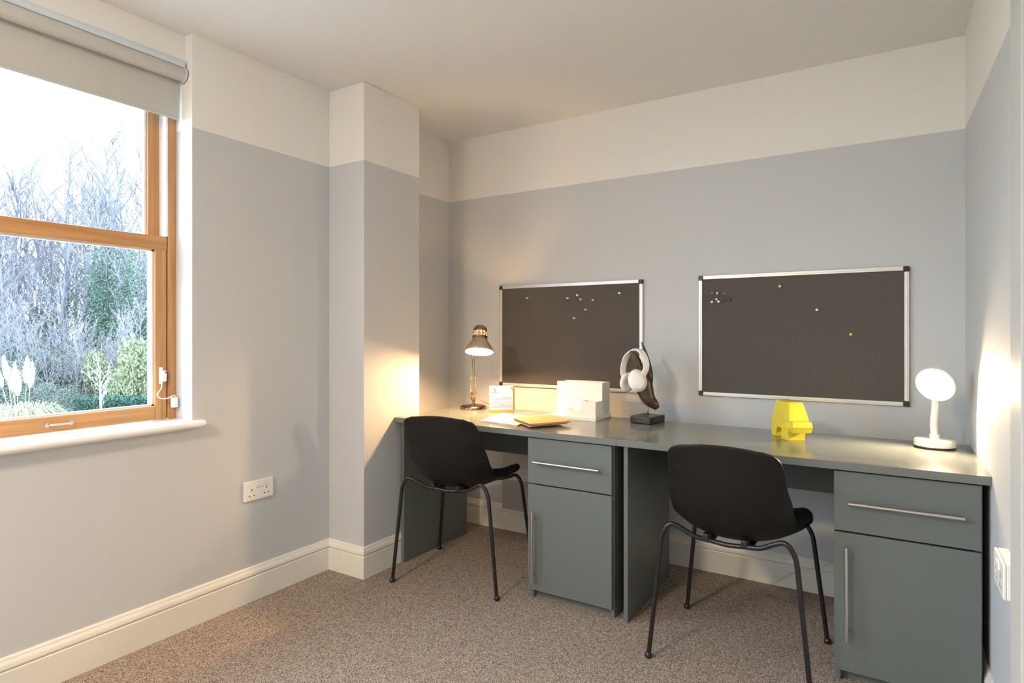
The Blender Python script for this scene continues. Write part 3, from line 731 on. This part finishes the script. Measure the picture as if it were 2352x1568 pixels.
# ------------------------------------------------------------------ yellow low poly animal
an = thing('animal_ornament', (2.05, -.37, DT), 'yellow faceted ceramic animal ornament standing on the right desk', 'ornament')
O = Vector((2.080, -.412, DT)); fw_ = Vector((.54, -.84, 0)).normalized(); sd = Vector((.84, .54, 0)).normalized()
def Q(a, b_, z): return O+fw_*a+sd*b_+Vector((0, 0, z))
am = MB()
def hl(rows):
    am.hull([Q(a, s_*b_, z) for a, b_, z in rows for s_ in (-1, 1)])
hl([(-.150, .032, 0), (-.112, .034, 0), (-.145, .034, .05), (-.135, .035, .10), (-.118, .026, .153), (-.085, .034, .13), (-.095, .036, .05), (-.075, .036, .09)])   # hindquarters
hl([(-.120, .026, .154), (-.105, .037, .110), (-.105, .034, .045), (-.02, .036, .040), (-.015, .040, .10), (-.055, .030, .150), (-.03, .024, .152)])                # trunk
hl([(-.048, .037, 0), (0, .036, 0), (.003, .036, .035), (-.045, .039, .055), (-.012, .037, .07)])                                                                # forelegs
hl([(-.050, .032, .153), (-.006, .028, .154), (.002, .028, .148), (.026, .040, .083), (-.012, .041, .070), (-.045, .040, .10)])                                   # neck and forehead
hl([(.024, .040, .082), (-.006, .043, .078), (.000, .046, .055), (.014, .038, .040), (.050, .036, .038), (.056, .040, .062), (.050, .038, .080)])                   # muzzle
am.build('body', 'yellow', an, bevel=.0015, seg=1)

# ------------------------------------------------------------------ outdoors
GZ = -1.8
random.seed(7)
c_, s_ = math.cos(YAW), math.sin(YAW)
def yard(bearing, depth):
    """a spot in the garden: bearing as offset per unit of depth, depth in metres from the house corner view"""
    return Vector((CX-s_*depth+c_*bearing*depth, CY+c_*depth+s_*bearing*depth, GZ))
def brg(px): return (px-1176)/FPX
gr = MB().box(-70, -7.5, -30, 60, GZ-.2, GZ); struct(gr, 'ground', 'grass')
struct(MB().box(-7.5, -.42, -30, 30, GZ-.2, GZ+.01), 'path', 'bounce_paving')  # unseen pale strip added to bounce daylight up to the ceiling
def bare_tree(seed, h, spread=.34, n1=20, n2=8, n3=7, r0=.13, lift=1.0):
    rnd = random.Random(seed); mb = MB()
    def branch(p, d, L_, r_, lvl):
        n_ = (10, 5, 4, 3)[lvl]; pts = [p.copy()]; dd = d.copy()
        for i in range(n_):
            j = (.05, .16, .22, .25)[lvl]
            dd = (dd+Vector((rnd.uniform(-j, j), rnd.uniform(-j, j), rnd.uniform(-j*.3, j*.6)*lift))).normalized()
            pts.append(pts[-1]+dd*L_/n_)
        rr = [r_*(1-.85*i/n_) for i in range(n_+1)]
        mb.tube(pts, rr, (6, 4, 3, 3)[lvl], cap=False)
        if lvl < 3:
            cnt = (n1, n2, n3)[lvl]
            for k in range(cnt):
                t = (.22 if lvl == 0 else .15)+(.76 if lvl == 0 else .83)*(k+rnd.random())/cnt
                i = min(int(t*n_), n_-1); q = pts[i].lerp(pts[i+1], t*n_-i)
                ax = dd.orthogonal().normalized(); ax.rotate(Matrix.Rotation(rnd.uniform(0, 2*PI), 3, dd))
                tilt = rnd.uniform(.45, .95)
                nd = (pts[i+1]-pts[i]).normalized()*math.cos(tilt)+ax*math.sin(tilt)
                nd = (nd+Vector((0, 0, .25*lift))).normalized()
                branch(q, nd, L_*(spread if lvl == 0 else .45)*(1.15-.7*t)*rnd.uniform(.7, 1.2), max(r_*(.34 if lvl == 0 else .45), .012), lvl+1)
    branch(Vector((0, 0, 0)), Vector((rnd.uniform(-.05, .05), rnd.uniform(-.05, .05), 1)).normalized(), h, r0, 0)
    return mb
def leaf_cloud(seed, rx, ry, rz, n_, size, droop=0):
    rnd = random.Random(seed); mb = MB(); lumps = [(Vector((rnd.gauss(0, .45)*rx, rnd.gauss(0, .45)*ry, (.25+rnd.random()*.65)*rz)), rnd.uniform(.35, .6)) for _ in range(11)]
    for _ in range(n_):
        c0, q = rnd.choice(lumps); d = Vector((rnd.gauss(0, 1), rnd.gauss(0, 1), rnd.gauss(0, 1))).normalized()*q*rnd.random()**.35
        p = c0+Vector((d.x*rx, d.y*ry, d.z*rz*.8)); p.z = max(p.z, .05)
        a = Vector((rnd.gauss(0, 1), rnd.gauss(0, 1), rnd.gauss(0, 1)-droop)).normalized(); b_ = a.orthogonal().normalized(); b_.rotate(Matrix.Rotation(rnd.uniform(0, 6.3), 3, a))
        s1 = size*rnd.uniform(.6, 1.3)
        mb.add([p-a*s1, p+b_*s1*.45, p+a*s1, p-b_*s1*.45], [(0, 1, 2, 3)])
    return mb
tree_protos = []
for i, (sd_, hh) in enumerate(((11, 12.0), (23, 13.5), (37, 11.0), (41, 14.0))):
    t = thing('bare_tree', (0, 0, 0)); bare_tree(sd_, hh).build('branches', 'bark' if i % 2 else 'twig', t)
    tree_protos.append(t)
LBT = 'tall bare winter tree in the dense thicket beyond the window'
spots = []
for i in range(46):
    px = -200+i*13+random.uniform(-8, 8); spots.append((px, random.uniform(27, 44)))
for px in (-420, -330, -250, 420, 520, 640): spots.append((px, random.uniform(28, 42)))
for i, (px, d) in enumerate(spots):
    pr_ = tree_protos[i % 4]; o = pr_ if i < 4 else copy_tree(pr_)
    o.location = yard(brg(px), d); o.rotation_euler = (0, 0, random.uniform(0, 6.28)); q = random.uniform(.8, 1.02)*(d/34)**.5; o.scale = (q, q, q)
    tag(o, LBT, 'tree', 'bare trees of the thicket')
# low bare brush in front of the thicket
bb = thing('bare_brush', (0, 0, 0)); bm_ = MB()
for k in range(5):
    q = bare_tree(200+k, 3.6, spread=.5, n1=9, n2=5, n3=3, r0=.026, lift=1.4)
    a = random.uniform(0, 6.28); bm_.add([(x+math.cos(a)*.5+z*.14*math.cos(a), y+math.sin(a)*.5+z*.14*math.sin(a), z) for x, y, z in q.v], q.f)
bm_.build('branches', 'twig', bb)
for i, (px, d, q) in enumerate(((25, 23.5, .9), (90, 22.8, .8), (150, 23.2, .85), (205, 23, .8), (-40, 23.5, 1.0), (330, 24, 1.0), (125, 27, 1.3), (60, 28, 1.4))):
    o = bb if i == 0 else copy_tree(bb)
    o.location = yard(brg(px), d); o.rotation_euler = (0, 0, i*.9); o.scale = (q, q, q)
    tag(o, 'pale tangle of bare brushwood in front of the tall winter trees', 'bush', 'bare brushwood in the garden')
# ivy covered trunks
ivp = thing('ivy_clad_tree', (0, 0, 0)); 
leaf_cloud(5, .75, .75, 6.5, 5200, .066).build('ivy_leaves', 'ivy', ivp); bare_tree(77, 9, n1=10, n2=5, n3=4).build('branches', 'bark', ivp)
ivl = ['tall ivy clad tree at the far right of the window view', 'ivy clad tree just left of the tallest ivy clad one', 'shorter ivy clad tree near the middle of the window view', 'ivy clad trunk at the left edge of the window view', 'ivy clad trunk right of the pampas plumes']
for i, (px, d, q) in enumerate(((298, 27, .92), (238, 28, 1.0), (205, 30, .85), (22, 29, .7), (105, 31, .72))):
    o = ivp if i == 0 else copy_tree(ivp)
    o.location = yard(brg(px), d); o.rotation_euler = (0, 0, i*1.3); o.scale = (q*.95, q*.95, q); tag(o, ivl[i], 'ivy tree', 'ivy clad trees')
# scrub layer
sc1 = leaf_cloud(9, 2.3, 1.6, 2.6, 10000, .060).build('scrub_bush', 'scrub'); sc2 = leaf_cloud(10, 2.0, 1.6, 2.2, 10000, .060).build('scrub_bush', 'ivy')
for i, (px, d, k, q) in enumerate(((-60, 25, 2, .95), (18, 26, 2, 1.1), (62, 24, 1, .75), (110, 25, 2, .8), (150, 24, 1, .8), (185, 26, 2, .95), (225, 25, 1, .9), (-130, 26, 1, 1.1), (60, 29, 1, 1.2), (150, 29, 1, 1.25), (255, 30, 2, 1.3), (320, 30, 1, 1.4), (400, 27, 2, 1.2), (-240, 27, 2, 1.2), (90, 22.5, 1, .42), (140, 22, 1, .40), (480, 28, 1, 1.2))):
    src = sc1 if k == 1 else sc2
    if i == 2: o = sc1
    elif i == 0: o = sc2
    else: o = src.copy(); COL.objects.link(o)
    o.location = yard(brg(px), d); o.rotation_euler = (0, 0, i*1.1); o.scale = (q, q, q)
    tag(o, 'grey green scrub bush in the undergrowth below the bare trees' if k == 1 else 'dark green leafy bush in the undergrowth below the bare trees', 'bush', 'grey green undergrowth' if k == 1 else 'dark green undergrowth')
o = leaf_cloud(14, 1.7, 1.3, 2.7, 14000, .075, 2).build('weeping_shrub', 'willow', origin=(0, 0, 0)); o.location = yard(brg(290), 22.5); o.scale = (.82, .82, .86)
tag(o, 'rounded yellow green shrub seen at the lower right of the window', 'shrub')
hd = thing('clipped_hedge', yard(brg(290), 20.5)); o = MB(); rnd = random.Random(3)
for _ in range(9000):
    p = Vector((rnd.uniform(-1.5, 1.5), rnd.uniform(-.45, .45), rnd.uniform(0, .78)))
    a = Vector((rnd.gauss(0, 1), rnd.gauss(0, 1), rnd.gauss(0, 1))).normalized(); b_ = a.orthogonal().normalized(); s1 = .04
    o.add([p-a*s1, p+b_*s1*.6, p+a*s1, p-b_*s1*.6], [(0, 1, 2, 3)])
for i, v in enumerate(o.v): o.v[i] = tuple(Vector(v)+hd.location)
o.build('leaves', 'ivy_d', hd); hd.rotation_euler = (0, 0, YAW+.1)
tag(hd, 'low dark green hedge at the lower right of the window view', 'hedge')
yt = thing('young_tree', yard(brg(234), 19.5), 'small pale bare young tree in front of the dark hedge', 'tree')
o = bare_tree(91, 1.9, spread=.5, n1=9, n2=5, n3=3, r0=.045)
for i, v in enumerate(o.v): o.v[i] = tuple(Vector(v)+yt.location)
o.build('branches', 'bark2', yt)
# pampas grass
pb = yard(brg(42), 14.0)
pg_ = thing('pampas_grass', pb, 'pampas grass clump with fluffy cream plumes at the lower left of the window', 'pampas grass')
rnd = random.Random(4); bl = MB()
for _ in range(1500):
    a = rnd.uniform(0, 6.28); r_ = rnd.random()*.25; p = pb+Vector((math.cos(a)*r_, math.sin(a)*r_, 0)); o_ = rnd.uniform(.25, 1.0); h_ = rnd.uniform(.7, 1.35)
    pts = [p, p+Vector((math.cos(a)*o_*.25, math.sin(a)*o_*.25, h_*.7)), p+Vector((math.cos(a)*o_*.6, math.sin(a)*o_*.6, h_)), p+Vector((math.cos(a)*o_, math.sin(a)*o_, h_*.8))]
    sd_ = Vector((-math.sin(a), math.cos(a), 0))*.006
    bl.add([q-sd_ for q in pts]+[q+sd_ for q in pts], [(i, i+1, i+5, i+4) for i in range(3)])
bl.build('grass_blades', 'pgrass', pg_)
for px, top in ((8, 1.10), (20, .90), (34, .98), (42, .84), (62, 1.08), (74, 1.0), (-14, 1.0), (-40, 1.06)):
    tip = yard(brg(px), 14+rnd.uniform(-.25, .25)); tip.z = GZ+1.00+top*1.28; root = pb+Vector((rnd.uniform(-.1, .1), rnd.uniform(-.1, .1), 0)); mid = root.lerp(tip, .6)+Vector((0, 0, .15))
    pth = spline([root, mid, tip-Vector((0, 0, .0))], 10); st = MB().tube(pth, .008, 5).build('plume_stalk', 'pgrass', pg_)
    d = (pth[-1]-pth[-4]).normalized(); pm = MB(); b0 = pth[-1]-d*.58
    for _ in range(620):
        t = rnd.random(); q = b0+d*t*.58; wv = math.sin(PI*min(t*.88+.12, 1))**.7*.105
        o_ = Vector((rnd.gauss(0, 1), rnd.gauss(0, 1), 0)).normalized()*wv*rnd.uniform(.4, 1); e = q+o_+d*.05
        x_ = d.cross(o_).normalized()*.006
        pm.add([q-x_, q+x_, e+x_, e-x_], [(0, 1, 2, 3)])
    pm.tube([b0, b0+d*.18, b0+d*.40, b0+d*.58], [.03, .075, .055, .005], 8)
    pm.build('plume', 'plume', st)
